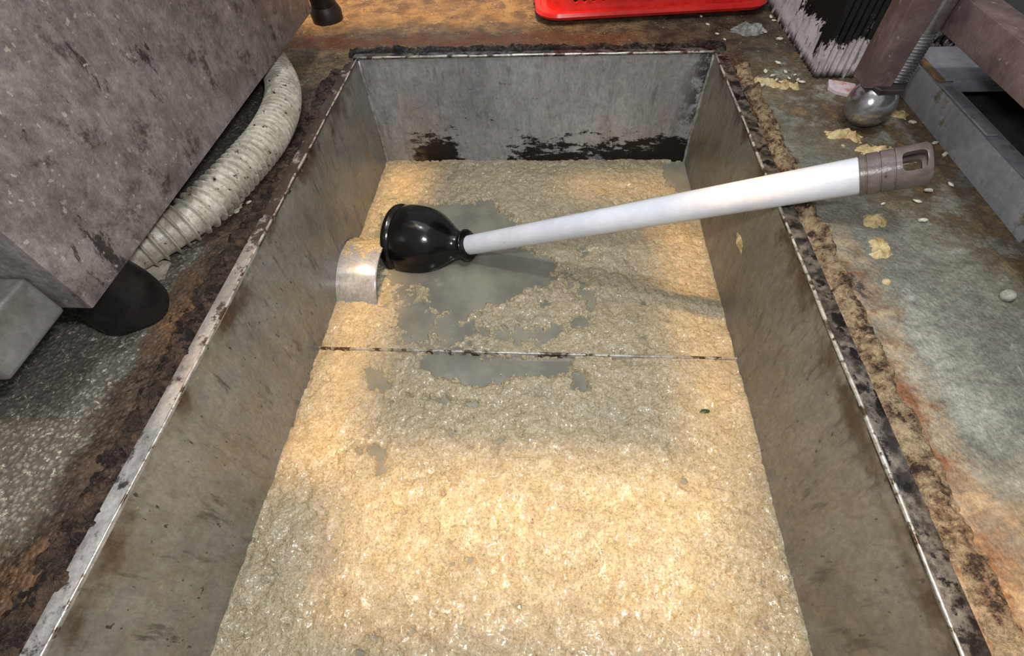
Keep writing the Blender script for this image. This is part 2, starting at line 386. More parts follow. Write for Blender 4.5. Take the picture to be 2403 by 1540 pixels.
def cut(ob, cutters):
    for v, f in cutters:
        c = obj('cutter', v, f, M_black, None, (0, 0, 0))
        bpy.context.view_layer.update()
        md = ob.modifiers.new('cut', 'BOOLEAN'); md.object = c; md.operation = 'DIFFERENCE'; md.solver = 'EXACT'
        dg = bpy.context.evaluated_depsgraph_get()
        me = bpy.data.meshes.new_from_object(ob.evaluated_get(dg)); ob.modifiers.clear()
        old = ob.data; ob.data = me; bpy.data.meshes.remove(old)
        bpy.data.objects.remove(c)

def lattice(x, y, seed):
    """smooth value noise, vectorised"""
    rs = np.random.RandomState(seed); T = rs.rand(256, 256)
    xi = np.floor(x).astype(int); yi = np.floor(y).astype(int); fx = x-xi; fy = y-yi
    fx = fx*fx*(3-2*fx); fy = fy*fy*(3-2*fy)
    a = T[xi % 256, yi % 256]; b = T[(xi+1) % 256, yi % 256]; c = T[xi % 256, (yi+1) % 256]; d = T[(xi+1) % 256, (yi+1) % 256]
    return (a*(1-fx)+b*fx)*(1-fy)+(c*(1-fx)+d*fx)*fy
def fbm(x, y, scale, octs=5, seed=1, gain=.55):
    s = 0; a = 1; t = 0
    for i in range(octs):
        s = s + a*lattice(x*scale+13.7*i, y*scale+7.3*i, seed+i); t += a; a *= gain; scale *= 2.03
    return s/t - .5

def sdf(poly, x, y):
    """signed distance to a polygon, negative inside"""
    P = np.asarray(poly); d = np.full(x.shape, 1e9); inside = np.zeros(x.shape, bool)
    for i in range(len(P)):
        a = P[i]; b = P[(i+1) % len(P)]; e = b-a; wx = x-a[0]; wy = y-a[1]
        t = np.clip((wx*e[0]+wy*e[1])/(e@e), 0, 1); d = np.minimum(d, (wx-e[0]*t)**2+(wy-e[1]*t)**2)
        c = ((a[1] > y) != (b[1] > y))
        with np.errstate(divide='ignore', invalid='ignore'):
            xx = (b[0]-a[0])*(y-a[1])/(b[1]-a[1])+a[0]
        inside ^= c & (x < xx)
    d = np.sqrt(d); return np.where(inside, -d, d)

def grid_obj(name, X, Y, Z, keep, mat, parent=None, loc=(0, 0, 0), smooth=True):
    """height field from 2-D arrays; keep masks the vertices that stay"""
    ny, nx = X.shape; idx = np.arange(nx*ny).reshape(ny, nx)
    q = np.stack([idx[:-1, :-1], idx[:-1, 1:], idx[1:, 1:], idx[1:, :-1]], -1).reshape(-1, 4)
    k = keep.ravel(); q = q[k[q].any(1)]
    used = np.unique(q); remap = np.full(nx*ny, -1); remap[used] = np.arange(len(used)); q = remap[q]
    V = np.stack([X.ravel(), Y.ravel(), Z.ravel()], -1)[used]; V = (V-np.asarray(loc))*S
    me = bpy.data.meshes.new(name); me.vertices.add(len(V)); me.vertices.foreach_set('co', V.ravel())
    me.loops.add(len(q)*4); me.loops.foreach_set('vertex_index', q.ravel().astype(np.int32))
    me.polygons.add(len(q)); me.polygons.foreach_set('loop_start', (np.arange(len(q))*4).astype(np.int32))
    me.polygons.foreach_set('use_smooth', np.full(len(q), smooth)); me.update(calc_edges=True); me.validate()
    me.materials.append(mat)
    ob = bpy.data.objects.new(name, me); COL.objects.link(ob)
    w = Vector(loc)*S
    if parent is not None: ob.parent = parent; ob.location = w-parent.location
    else: ob.location = w
    return ob

def crust(name, path, width, height, mat, seed, base_z=0.0, step=.0028, parent=None, rough=1.0, edge=.45):
    """a crusty strip along a polyline on the floor: width and height vary with noise"""
    P = np.asarray(path, float); seg = np.linalg.norm(np.diff(P, axis=0), axis=1); L = np.r_[0, np.cumsum(seg)]
    t = np.arange(0, L[-1], step); cx = np.interp(t, L, P[:, 0]); cy_ = np.interp(t, L, P[:, 1])
    tx = np.gradient(cx, t); ty = np.gradient(cy_, t); nrm = np.hypot(tx, ty); nx, ny = -ty/nrm, tx/nrm
    s = np.linspace(-1, 1, max(9, int(width*2/step)))
    Sg, Tg = np.meshgrid(s, t)
    X = cx[:, None]+nx[:, None]*Sg*width; Y = cy_[:, None]+ny[:, None]*Sg*width
    prof = 1-np.abs(Sg)**2.2
    H = prof*1.0+fbm(X, Y, 42, 5, seed, .65)*1.9*rough-edge
    Z = base_z+np.clip(H, -.3, None)*height*(1+fbm(X, Y, 90, 3, seed+9)*1.2)
    mid = len(t)//2
    return grid_obj(name, X, Y, Z, H > -.02, mat, parent, (cx[mid], cy_[mid], base_z))

def patch(name, cx, cy_, rx, ry, rot, height, mat, seed, base_z=0.0, step=.0025, freq=30, amp=1.6, edge=.35):
    """a thin irregular clump lying on a surface"""
    g = np.arange(-1.25, 1.251, step/max(rx, ry)); A, B = np.meshgrid(g, g)
    c, s = math.cos(rot), math.sin(rot)
    X = cx+(A*rx*c-B*ry*s); Y = cy_+(A*rx*s+B*ry*c)
    H = 1-(A*A+B*B)-edge+fbm(X, Y, freq, 5, seed)*amp
    Z = base_z+np.clip(H, -.25, 1.2)*height*(1+fbm(X, Y, 120, 3, seed+5))
    return grid_obj(name, X, Y, Z, H > 0, mat, None, (cx, cy_, base_z))

# ------------------------------------------------------------------ setting: floor with the tank opening
X0, X1, Y0, Y1 = -2.6, 2.6, -1.6, 3.0; TY = -.34
HX0, HX1, HY0, HY1 = XL-.006, XR+.006, TY-.006, YB+.006
v, f = merge(box(X0, HX0, Y0, Y1, -.08, 0), box(HX1, X1, Y0, Y1, -.08, 0), box(HX0, HX1, HY1, Y1, -.08, 0), box(HX0, HX1, Y0, HY0, -.08, 0))
fl_o = obj('floor', v, f, M_floor); fl_o['kind'] = 'structure'

# ------------------------------------------------------------------ grease trap tank
ZB = -.55
trap = empty('grease_trap', (-.044, .386, ZB), 'rectangular stainless steel grease trap tank sunk in the floor, half full of scum', 'grease trap')
T = .005
obj('side_wall', *box(XL-T, XL, TY, YB, ZB, .001), M_side_l, trap)
obj('side_wall', *box(XR, XR+T, TY, YB, ZB, .001), M_side_r, trap)
obj('end_wall', *box(XL, XR, YB, YB+T, ZB, .001), M_end, trap)
obj('end_wall', *box(XL, XR, TY-T, TY, ZB, .001), M_end, trap)
obj('tank_bottom', *box(XL-T, XR+T, TY-T, YB+T, ZB-T, ZB), M_side_l, trap)
def edge_rod(name, a, b, r, mat, seed, wob=.0008):
    a, b = Vector(a), Vector(b); n = 26; rnd = random.Random(seed); P, R = [], []
    for i in range(n+1):
        p = a.lerp(b, i/n); P.append(p+Vector((rnd.uniform(-wob, wob), rnd.uniform(-wob, wob), rnd.uniform(-wob, wob)*.6))); R.append(r*(1+rnd.uniform(-.25, .35)))
    return obj(name, *sweep(P, R, 10), mat, trap, tuple((a+b)/2), smooth=True)
# rim flanges turned out on the floor, with a bright folded edge
rl = obj('rim_flange', *box(XL-.020, XL+.002, TY, YB-.02, .001, .006), M_rim, trap, (XL-.01, .4, .003), bevel=.0015)
rl['label'] = 'wide pale steel flange'
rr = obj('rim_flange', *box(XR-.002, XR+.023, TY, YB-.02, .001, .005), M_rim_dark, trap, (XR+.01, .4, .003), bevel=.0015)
rr['label'] = 'dark grimy steel flange'
obj('rim_flange', *box(XL-.01, XR+.01, YB-.002, YB+.018, .001, .006), M_rim_dark, trap, (-.04, YB, .003), bevel=.0015)
edge_rod('rim_edge', (XL+.001, TY, .006), (XL+.001, YB, .006), .0017, M_edge, 1)
edge_rod('rim_edge', (XR-.001, TY, .006), (XR-.001, YB, .006), .0019, M_edge, 2)
edge_rod('rim_edge', (XL, YB-.001, .005), (XR, YB-.001, .005), .0022, M_edge, 3)
edge_rod('weld_bead', (XL+.002, YB-.002, ZB), (XL+.002, YB-.002, 0), .0042, M_weld, 4, .001)
edge_rod('weld_bead', (XR-.002, YB-.002, ZB), (XR-.002, YB-.002, 0), .0040, M_weld, 5, .0016)
# baffle plate crossing the tank just above the scum
obj('baffle', *box(XL, XR, .4920, .4962, ZB, ZW+.0130), M_edge, trap, (-.04, .494, ZW), bevel=.0008)
# outlet pipe stub in the left wall
PY, PZ, PR = .705, -.318, .108
PLN = .086
pr = [(0, PR), (PLN-.003, PR), (PLN, PR-.002), (PLN, PR-.005), (PLN-.003, PR-.007), (0, PR-.007)]
pv, pf = lathe(pr, (XL+.0005, PY, PZ), (1, 0, 0), 72, closed=True)
pp = obj('outlet_pipe', pv, pf, M_pipe, trap, (XL, PY, PZ), smooth='auto'); pp['label'] = 'shiny bare steel pipe stub'

da, dx = np.meshgrid(np.radians(np.arange(52, 176, .9)), np.arange(.002, PLN+.004, .0016))
dn = fbm(dx, da*PR, 60, 5, 201, .65)*2.2+fbm(dx, da*PR, 170, 2, 211)*.6
dk = dn+np.clip((da-1.72)*1.8, -1.2, .8)
dr = PR+.0006+np.clip(dk, -.3, 1)*.0042
dep = grid_obj('scum_deposit', XL+dx, PY-np.cos(np.pi-da)*0-np.cos(da)*dr*1.0, PZ+np.sin(da)*dr, dk > 0, M_sludge, trap, (XL, PY, PZ))
dep['label'] = 'grainy tan scum stuck on the pipe'
# ------------------------------------------------------------------ water and scum
wv, wf = box(XL, XR, TY, YB, ZW-.012, ZW)
tag(obj('grey_water', wv, wf, M_water), 'murky grey water showing through the gaps in the scum', 'water', kind='stuff')
st = .0020
gx, gy = np.meshgrid(np.arange(XL-.001, XR+.0011, st), np.arange(-.12, YB+.001, st))
n1 = fbm(gx, gy, 26, 6, 11, .62); n2 = fbm(gx, gy, 9, 4, 31); n3 = fbm(gx, gy, 75, 3, 51)
n4 = fbm(gx, gy, 140, 2, 91)
wob = n1*.95+n3*1.1+n4*.55
CLEAR = [
    ([(-0.359, 0.94), (-0.239, 0.937), (-0.144, 0.941), (-0.082, 0.883), (-0.07, 0.79), (0.006, 0.744), (0.016, 0.694), (-0.09, 0.632), (-0.166, 0.59), (-0.24, 0.611), (-0.257, 0.657), (-0.33, 0.67), (-0.371, 0.705), (-0.406, 0.813), (-0.4, 0.904)], 0.012, 0.25),
    ([(-0.229, 0.493), (-0.08, 0.491), (0.042, 0.486), (0.042, 0.47), (0.01, 0.446), (-0.061, 0.452), (-0.123, 0.428), (-0.188, 0.441), (-0.237, 0.463)], 0.01, 0.1),
    ([(-0.343, 0.454), (-0.313, 0.451), (-0.286, 0.422), (-0.295, 0.41), (-0.327, 0.414)], 0.007, -0.1),
    ([(0.053, 0.464), (0.079, 0.457), (0.074, 0.426), (0.053, 0.429)], 0.007, -0.1),
    ([(-0.31, 0.644), (-0.2, 0.584), (-0.137, 0.569), (-0.158, 0.527), (-0.245, 0.509), (-0.299, 0.565)], 0.03, 0.45),
    ([(-0.163, 0.569), (-0.083, 0.529), (0.009, 0.532), (0.068, 0.564), (0.105, 0.654), (0.044, 0.713), (0.091, 0.642), (0.051, 0.574), (-0.033, 0.546)], 0.02, 0.55),
    ([(0.297, 1.106), (0.389, 1.106), (0.364, 0.957), (0.306, 1.014)], 0.01, 0.0),
    ([(-0.245, 0.397), (-0.189, 0.394), (-0.126, 0.384), (-0.135, 0.392)], 0.008, 0.3),
    ([(-0.296, 0.303), (-0.286, 0.300), (-0.262, 0.262), (-0.268, 0.260)], 0.006, -0.25),
    ([(-0.322, 0.299), (-0.312, 0.296), (-0.306, 0.288), (-0.314, 0.290)], 0.005, 0.0)]
H = np.full(gx.shape, 1.6)
for poly, soft, off in CLEAR:
    d = sdf(poly, gx+n2*.025, gy+n2*.02)
    H = np.minimum(H, np.clip(d/soft+off, -2.2, 1.6))
cover = H+wob*2.6
ridges = np.abs(fbm(gx*1.0, gy*.62, 22, 4, 71))
base = .0058+n1*.0105+n3*.0034+n4*.0009-ridges*.006+n2*.004
near = 1/(1+np.exp(-(.494-gy)/.004))
Z = ZW+np.where(cover > .45, np.clip((cover-.45)/.8, 0, 1)*base+.0012, (cover-.45)*.012)+near*.003
Z = np.where((cover > .45) & (Z < ZW+.0008), ZW+.0008, Z)
Z = np.maximum(Z, ZW-.010)
Z = np.where((np.abs(gy-.494) < .006) & (gx+n1*.1 > -.24), np.minimum(Z, ZW+.0085+n2*.02), Z)
tag(grid_obj('floating_scum', gx, gy, Z, cover > .35, M_sludge), 'thick lumpy tan layer of fat and food scum floating on the tank', 'grease', kind='stuff')

# ------------------------------------------------------------------ crust and mortar around the opening
def wander(xc, ys, amp, seed):
    r = random.Random(seed); return [(xc(y) if callable(xc) else xc)+r.uniform(-amp, amp) for y in ys]
ys = np.linspace(-.2, 1.06, 22)
tag(crust('mortar_ridge', list(zip(wander(lambda y: .390+.010*max(0, (y-.25))+(.006 if y < .15 else 0), ys, .003, 1), ys)), .017, .012, M_mortar, 101, .0008, rough=1.2, edge=.25),
    'long crumbly tan mortar ridge outside the right rim of the tank', 'mortar')
tag(crust('grime_crust', list(zip(wander(lambda y: -.479+.012*min(1, max(0, (y-.45)/.2)), ys, .006, 2), ys)), .026, .009, M_crud, 131, .0008, rough=1.4, edge=.55),
    'dark brown greasy crust along the floor outside the left rim', 'grime')
xs = np.linspace(XL-.025, XR+.03, 22)
tag(crust('grease_bead', [(x_, YB+.034+random.Random(int(x_*999)).uniform(-.003, .003)) for x_ in xs], .026, .0075, M_seal, 151, .0008, rough=1.3, edge=.35),
    'wet black gritty bead of grease behind the far rim of the tank', 'grease')

# ------------------------------------------------------------------ plunger
def at(px, py, depth):
    d = c_r*((px-1201.5)/F_PX)-c_u*((py-770)/F_PX)+fwd
    return Vector((0, 0, .5))+d*depth
PL = [(-0.3401, 0.7928, -0.2509), (-0.1798, 0.7575, -0.2347), (0.5012, 0.5676, 0.1076)]      # cup mouth, neck, handle end
HANDLE_R, HANDLE_R2, CAP_L = .0212, .0252, 0.0763
pl_rim, pl_neck, pl_end = Vector(PL[0]), Vector(PL[1]), Vector(PL[2])
plunger = empty('plunger', tuple(pl_rim), 'black rubber plunger with a white handle, pushed against the pipe in the scum', 'plunger')
ca = (pl_neck-pl_rim); cl = ca.length; ca.normalize()
ha = (pl_end-pl_neck); hl = ha.length; ha.normalize()
R0 = .081
prof = [(.006, R0-.020), (-.001, R0-.012), (-.001, R0-.004), (.003, R0-.001), (.010, R0-.001), (.013, R0-.005), (.016, R0-.006), (.020, R0-.002), (.034, R0), (.052, R0-.001), (.070, R0-.004), (.086, R0-.010),
        (.100, R0-.019), (.112, R0-.030), (.122, R0-.040), (.130, .034), (.138, .031)]
cupk = cl/.150
d, u, w = frame_of(ca); V, Fc = [], []; seg = 64
for t, r in prof:
    for k in range(seg):
        a = 2*math.pi*k/seg
        rr_ = r*(1+.030*max(0, math.cos(3*a+.6))**8*min(1, t/.03)*(1 if t < .1 else .4))   # moulded ribs
        V.append(tuple(pl_rim+d*t*cupk+(u*math.cos(a)+w*math.sin(a))*rr_))
# the neck bends from the cup axis to the handle axis
pb = pl_rim+d*.138*cupk
for i in range(1, 7):
    s_ = i/6; p = pb.lerp(pl_neck+ha*.012, s_); dd = ca.lerp(ha, s_).normalized()
    uu = (u-dd*u.dot(dd)).normalized(); ww = dd.cross(uu); r = .030+(.005 if i in (4, 5) else 0)
    for k in range(seg):
        a = 2*math.pi*k/seg; V.append(tuple(p+(uu*math.cos(a)+ww*math.sin(a))*r))
nr = len(prof)+6
for i in range(nr-1):
    for k in range(seg): Fc.append((i*seg+k, i*seg+(k+1) % seg, (i+1)*seg+(k+1) % seg, (i+1)*seg+k))
Fc.append(tuple(range(seg))[::-1]); Fc.append(tuple((nr-1)*seg+k for k in range(seg)))
obj('rubber_cup', V, Fc, M_cup, plunger, tuple(pl_rim), smooth=True)
HR = HANDLE_R
hs = pl_neck-ha*.004; capL = CAP_L
obj('handle', *lathe([(0, HR), (hl-capL, HANDLE_R2)], tuple(hs), tuple(ha), 40), M_white, plunger, tuple(hs), smooth='auto')
cs = hs+ha*(hl-capL-.004); g = HANDLE_R2+.0026
K = capL
cprof = [(0, g-.002), (.001, g)]
for q_ in (.10, .30, .50): cprof += [(K*q_-.0012, g), (K*q_-.0008, g-.0014), (K*q_+.0008, g-.0014), (K*q_+.0012, g)]
cprof += [(K-.004, g), (K, g-.003), (K, g-.008), (K-.003, g-.010), (K*.56, g-.010), (K*.56, .0005), (0, .0005)]
cap = obj('grip_cap', *lathe(cprof, tuple(cs), tuple(ha), 40, closed=True), M_cap, plunger, tuple(cs), smooth='auto')
cap['label'] = 'brown plastic end cap with a hanging slot'
# hanging slot through the cap, facing up
toC = (Vector((0, 0, .5))-(cs+ha*(capL*.74))); toC = (toC-ha*toC.dot(ha)).normalized(); toC = (toC+upv*.28).normalized(); toC = (toC-ha*toC.dot(ha)).normalized(); sd_ = ha.cross(toC)
q = []
for k in range(28):
    a = 2*math.pi*k/28; ca_, sa_ = math.cos(a), math.sin(a)
    ex = math.copysign(abs(ca_)**.45, ca_)*capL*.165; ey = math.copysign(abs(sa_)**.45, sa_)*.0125
    q.append((ex, ey))
cc = cs+ha*(capL*.76)
cv = [tuple(cc+ha*a+sd_*b-toC*.06) for a, b in q]+[tuple(cc+ha*a+sd_*b+toC*.06) for a, b in q]
cf = [tuple(range(28))[::-1], tuple(range(28, 56))]+[(k, (k+1) % 28, 28+(k+1) % 28, 28+k) for k in range(28)]
cut(cap, [(cv, cf)])

# ------------------------------------------------------------------ left: cabinet, steel box, feet, hose
CX, CY0, CY1, CZ = -.521, .313, 1.140, .090
cab = empty('steel_cabinet', (-1.0, .73, 0), 'big brown grease-stained steel cabinet on the left, raised on black feet', 'cabinet')
obj('body', *box(-1.62, CX, CY0, CY1, CZ, 1.3), M_cab, cab, (-1.0, .73, CZ), bevel=.003)
def foot(cx, cy_, r0, r1, h, name, parent, seed):
    V, Fc = [], []; seg = 26; rings = [(0, r0*.96), (.008, r0), (h*.35, r0*.97), (h*.55, (r0+r1)/2*1.02), (h*.8, r1), (h, r1*.98)]
    rnd = random.Random(seed); ph = rnd.uniform(0, 6)
    for z_, r in rings:
        for k in range(seg):
            a = 2*math.pi*k/seg; q_ = r*(1+.07*math.sin(2*a+ph)+.04*math.sin(5*a+ph*2+z_*30))
            V.append((cx+q_*math.cos(a)+z_*.05, cy_+q_*math.sin(a)*.95, z_))
    n = len(rings)
    for i in range(n-1):
        for k in range(seg): Fc.append((i*seg+k, i*seg+(k+1) % seg, (i+1)*seg+(k+1) % seg, (i+1)*seg+k))
    Fc.append(tuple(range(seg))[::-1]); Fc.append(tuple((n-1)*seg+k for k in range(seg)))
    return obj(name, V, Fc, M_black, parent, (cx, cy_, 0), smooth='auto')
foot(-.576, .380, .050, .040, CZ+.002, 'foot', cab, 3)
foot(-.70, 1.06, .045, .038, CZ+.002, 'foot', cab, 4)
foot(-1.50, .383, .058, .044, CZ+.002, 'foot', cab, 5)
foot(-1.50, 1.08, .050, .038, CZ+.002, 'foot', cab, 6)
sb = empty('steel_box', (-.80, .265, 0), 'small dull grey steel box in front of the brown cabinet at the left edge', 'box')
obj('box_body', *box(-1.05, -.552, .216, .311, .090, .146), M_box, sb, (-.8, .26, .09), bevel=.006, bseg=3)
for fx in (-.98, -.72): obj('leg', *lathe([(0, .014), (.091, .014)], (fx, .265, 0), (0, 0, 1), 20), M_nut, sb, (fx, .265, 0), smooth='auto')
lg = empty('support_post', (-.575, 1.335, 0), 'short black post standing on the wet floor behind the brown cabinet', 'post')
obj('shaft', *lathe([(.03, .030), (.42, .030)], (-.575, 1.335, 0), (0, 0, 1), 28), M_black, lg, (-.575, 1.335, 0), smooth='auto')
obj('foot_pad', *lathe([(0, .038), (.02, .039), (.034, .033)], (-.575, 1.335, 0), (0, 0, 1), 28), M_black, lg, (-.575, 1.335, 0), smooth='auto')
ef = foot(-.612, .020, .075, .055, .085, 'rubber_lump', None, 9)  # black rounded shape at the edge, left unidentified
tag(ef, 'black rounded rubber bumper cut by the left picture edge near the bottom', 'lump')

# ribbed hose: helical ribs, stretched towards the near end
ctrl = [(-.68, 1.16, .034), (-.612, 1.055, .034), (-.545, .945, .034), (-.512, .850, .034), (-.502, .745, .034), (-.517, .635, .034), (-.537, .548, .034), (-.560, .507, .034), (-.583, .475, .034), (-.616, .447, .034), (-.70, .44, .034)]
def catmull(P, n):
    P = [Vector(p) for p in P]; out = []
    for i in range(len(P)-1):
        p0, p1, p2, p3 = P[max(i-1, 0)], P[i], P[i+1], P[min(i+2, len(P)-1)]
        for k in range(n):
            t = k/n; out.append(.5*((2*p1)+(p2-p0)*t+(2*p0-5*p1+4*p2-p3)*t*t+(3*p1-p0-3*p2+p3)*t**3))
    out.append(P[-1]); return out
hp = catmull(ctrl, 150); arc = [0]
for a, b in zip(hp, hp[1:]): arc.append(arc[-1]+(b-a).length)
ph, rad = 0, []
for i, s_ in enumerate(arc):
    k = s_/arc[-1]; pitch = .0112+.008*max(0, (k-.45)/.55)
    if i: ph += (arc[i]-arc[i-1])/pitch
    e_ = max(0, math.cos(2*math.pi*ph))
    rad.append(  .0268+.0066*(e_**(.9 if k < .5 else 2.5)))
hose = empty('drain_hose', (-.502, .745, 0), 'dirty white ribbed drain hose lying beside the brown cabinet', 'hose')
hv, hf = sweep(hp, rad, 36)
obj('hose_wall', hv, hf, M_hose, hose, (-.502, .745, 0), smooth=True)

# ------------------------------------------------------------------ right: stand with ball foot, shelf, tray, pillar
bx, by = .552, .835
std = empty('equipment_stand', (bx, by, 0), 'brown angle-iron equipment stand with a shelf and a round steel foot, right', 'stand')
LZ = .60
lv, lf = merge(box(bx-.034, bx+.008, by-.014, by-.010, .072, LZ), box(bx-.034, bx-.030, by-.010, by+.034, .072, LZ))
obj('leg', lv, lf, M_stand, std, (bx, by, .07), bevel=.0008)
ballp = [(.0005+.0385*(1-math.cos(math.pi*i/26)), max(.0012, .0385*math.sin(math.pi*i/26))) for i in range(27)]
ballf = obj('ball_foot', *lathe(ballp, (bx, by, 0), (0, 0, 1), 48), M_chrome, std, (bx, by, 0), smooth=True)
rp, rrad = [], []
for i in range(420):
    z_ = .070+i*.0006
    rp.append((bx+.024, by+.012, z_)); rrad.append(.0190+(.0012*math.cos(2*math.pi*z_/.0048) if z_ < .150 else .0010))
obj('threaded_rod', *sweep(rp, rrad, 28), M_chrome, ballf, (bx+.02, by, .07), smooth=True)
obj('nut', *lathe([(.067, .034), (.068, .036), (.074, .036), (.075, .034)], (bx+.006, by+.004, 0), (0, 0, 1), 6), M_nut, ballf, (bx, by, .066))
rx = bx+.045
rv, rf = merge(box(rx, rx+.004, -.40, by+.06, .150, .198), box(rx+.004, rx+.045, -.40, by+.06, .194, .198))
rl_ = obj('rail', rv, rf, M_stand, std, (rx, .2, .15), bevel=.0008)
obj('shelf', *box(rx+.006, 1.45, -.40, by+.05, .182, .188), M_shelf, std, (1.0, .2, .185), bevel=.001)
for lx, ly in ((bx, -.36), (1.42, by), (1.42, -.36)):
    lv, lf = merge(box(lx-.02, lx+.02, ly-.002, ly+.002, 0, LZ), box(lx-.02, lx-.016, ly+.002, ly+.04, 0, LZ))
    obj('leg', lv, lf, M_stand, std, (lx, ly, 0))

tr = empty('steel_tray', (.75, .75, 0), 'grey steel tray frame on the floor under the stand, right edge', 'tray')
gx0 = .661
tv, tf = merge(box(gx0, gx0+.004, .533, .985, 0, .055), box(gx0+.004, gx0+.030, .533, .985, .051, .055), box(gx0+.026, gx0+.030, .533, .985, .006, .051))
obj('side_rail', tv, tf, M_tray, tr, (gx0, .75, 0), bevel=.0012)
for y_ in (.535, .981): obj('end_rail', *box(gx0+.030, 1.2, y_, y_+.004, 0, .055), M_tray, tr, (.9, y_, 0))
obj('top_plate', *box(gx0+.012, 1.2, .872, .992, .056, .060), M_tray, tr, (.9, .92, .056), bevel=.001)
obj('plate_lip', *box(gx0+.030, 1.2, .866, .872, .040, .060), M_tray, tr, (.9, .868, .05), bevel=.001)
re_ = obj('edge_strip', *box(gx0+.004, gx0+.014, .868, .985, .056, .061), M_rusty, tr, (gx0, .92, .056), bevel=.001); re_['label'] = 'rusty strip'
sv, sf = merge(box(gx0+.002, gx0+.018, .706, .850, .056, .059))
obj('latch_plate', sv, sf, M_tray, tr, (gx0, .78, .056), bevel=.001)
obj('tray_base', *box(gx0+.030, 1.2, .539, .981, 0, .006), M_shelf, tr, (.9, .75, 0))

def ribbed_pillar():
    x0, x1, y0, y1 = .525, 1.15, 1.0, 1.75; pitch = .0125; ring = []
    def rib(t): return .0022*math.cos(2*math.pi*t/pitch)
    n = int((y1-y0)/pitch*6)
    for i in range(n): t = (y1-y0)*(1-i/n); ring.append((x0+rib(t), y0+t))      # left face, back to front
    n2 = int((x1-x0)/pitch*6)
    for i in range(n2): t = (x1-x0)*i/n2; ring.append((x0+t, y0+rib(t)))
    ring += [(x1, y0), (x1, y1)]
    V = [(x, y, 0) for x, y in ring]+[(x, y, 1.3) for x, y in ring]; m = len(ring)
    Fc = [(k, (k+1) % m, m+(k+1) % m, m+k) for k in range(m)]+[tuple(range(m))[::-1], tuple(range(m, 2*m))]
    return obj('pillar', V, Fc, mat_pillar(), None, (.8, 1.35, 0), smooth='auto')
tag(ribbed_pillar(), 'ribbed pillar with flaking black and white paint, standing on the floor behind the stand', 'pillar')

# ------------------------------------------------------------------ red crate, upside down at the top
def rrect(cx, cy_, hx_, hy_, r, n=10):
    pts = []
    for qx, qy, a0 in ((1, 1, 0), (-1, 1, 90), (-1, -1, 180), (1, -1, 270)):
        for k in range(n+1):
            a = math.radians(a0+90*k/n); pts.append((cx+qx*(hx_-r)+r*math.cos(a), cy_+qy*(hy_-r)+r*math.sin(a)))
    return pts
crate_o = (.222, 1.524, 0)
crate = empty('red_crate', crate_o, 'red plastic crate lying upside down on the floor beyond the tank', 'crate')
rings = [(.262, .225, .010), (.275, .238, .011), (.279, .242, .018), (.276, .239, .025), (.267, .230, .026), (.263, .226, .018), (.250, .213, .018), (.247, .210, .031), (.236, .199, .17), (.225, .188, .178)]
V, Fc = [], []; m = 44; rot = math.radians(4.5)
for hx_, hy_, z_ in rings:
    for x_, y_ in rrect(0, 0, hx_, hy_, .055 if hx_ > .24 else .045):
        V.append((crate_o[0]+x_*math.cos(rot)-y_*math.sin(rot), crate_o[1]+x_*math.sin(rot)+y_*math.cos(rot), z_))
# inner skin
inner = [(.215, .178, .170), (.226, .189, .160), (.236, .199, .040), (.242, .205, .011)]
for hx_, hy_, z_ in inner:
    for x_, y_ in rrect(0, 0, hx_, hy_, .05 if hx_ > .24 else .04):
        V.append((crate_o[0]+x_*math.cos(rot)-y_*math.sin(rot), crate_o[1]+x_*math.sin(rot)+y_*math.cos(rot), z_))
no = len(rings); nt = no+len(inner)
for i in range(no-1):
    for k in range(m): Fc.append((i*m+k, i*m+(k+1) % m, (i+1)*m+(k+1) % m, (i+1)*m+k))
Fc.append(tuple((no-1)*m+k for k in range(m)))
for i in range(no, nt-1):
    for k in range(m): Fc.append((i*m+k, i*m+(k+1) % m, (i+1)*m+(k+1) % m, (i+1)*m+k))
Fc.append(tuple(no*m+k for k in range(m))[::-1])
for k in range(m): Fc.append(((nt-1)*m+k, (nt-1)*m+(k+1) % m, (k+1) % m, k))
cb = obj('basket', V, Fc, M_red, crate, crate_o, smooth='auto')
def crate_slot(x0, x1, z0, z1):
    n = 12; q = []
    r = min((x1-x0), (z1-z0))/2
    for k in range(24):
        a = 2*math.pi*k/24; q.append(((x0+x1)/2+math.copysign(max(0, (x1-x0)/2-r), math.cos(a))+r*math.cos(a), (z0+z1)/2+math.copysign(max(0, (z1-z0)/2-r), math.sin(a))+r*math.sin(a)))
    vv = []
    for yy in (-.30, -.15):
        for x_, z_ in q:
            vv.append((crate_o[0]+x_*math.cos(rot)-yy*math.sin(rot), crate_o[1]+x_*math.sin(rot)+yy*math.cos(rot), z_))
    ff = [tuple(range(24)), tuple(range(24, 48))[::-1]]+[(k, (k+1) % 24, 24+(k+1) % 24, 24+k) for k in range(24)]
    return vv, ff
slots = [crate_slot(-.190+i*.022, -.178+i*.022, .035, .15) for i in range(4)]
slots += [crate_slot(-.08, .09, .036, .15), crate_slot(.115, .21, .036, .15)]
cut(cb, slots)
# two low feet carry the rim clear of the floor
for fx, fy in ((-.2, -.206), (.2, -.206), (-.2, .206), (.2, .206)):
    ax = crate_o[0]+fx*math.cos(rot)-fy*math.sin(rot); ay = crate_o[1]+fx*math.sin(rot)+fy*math.cos(rot)
    obj('stacking_foot', *box(ax-.012, ax+.012, ay-.008, ay+.008, 0, .0135), M_red, crate, (ax, ay, 0))

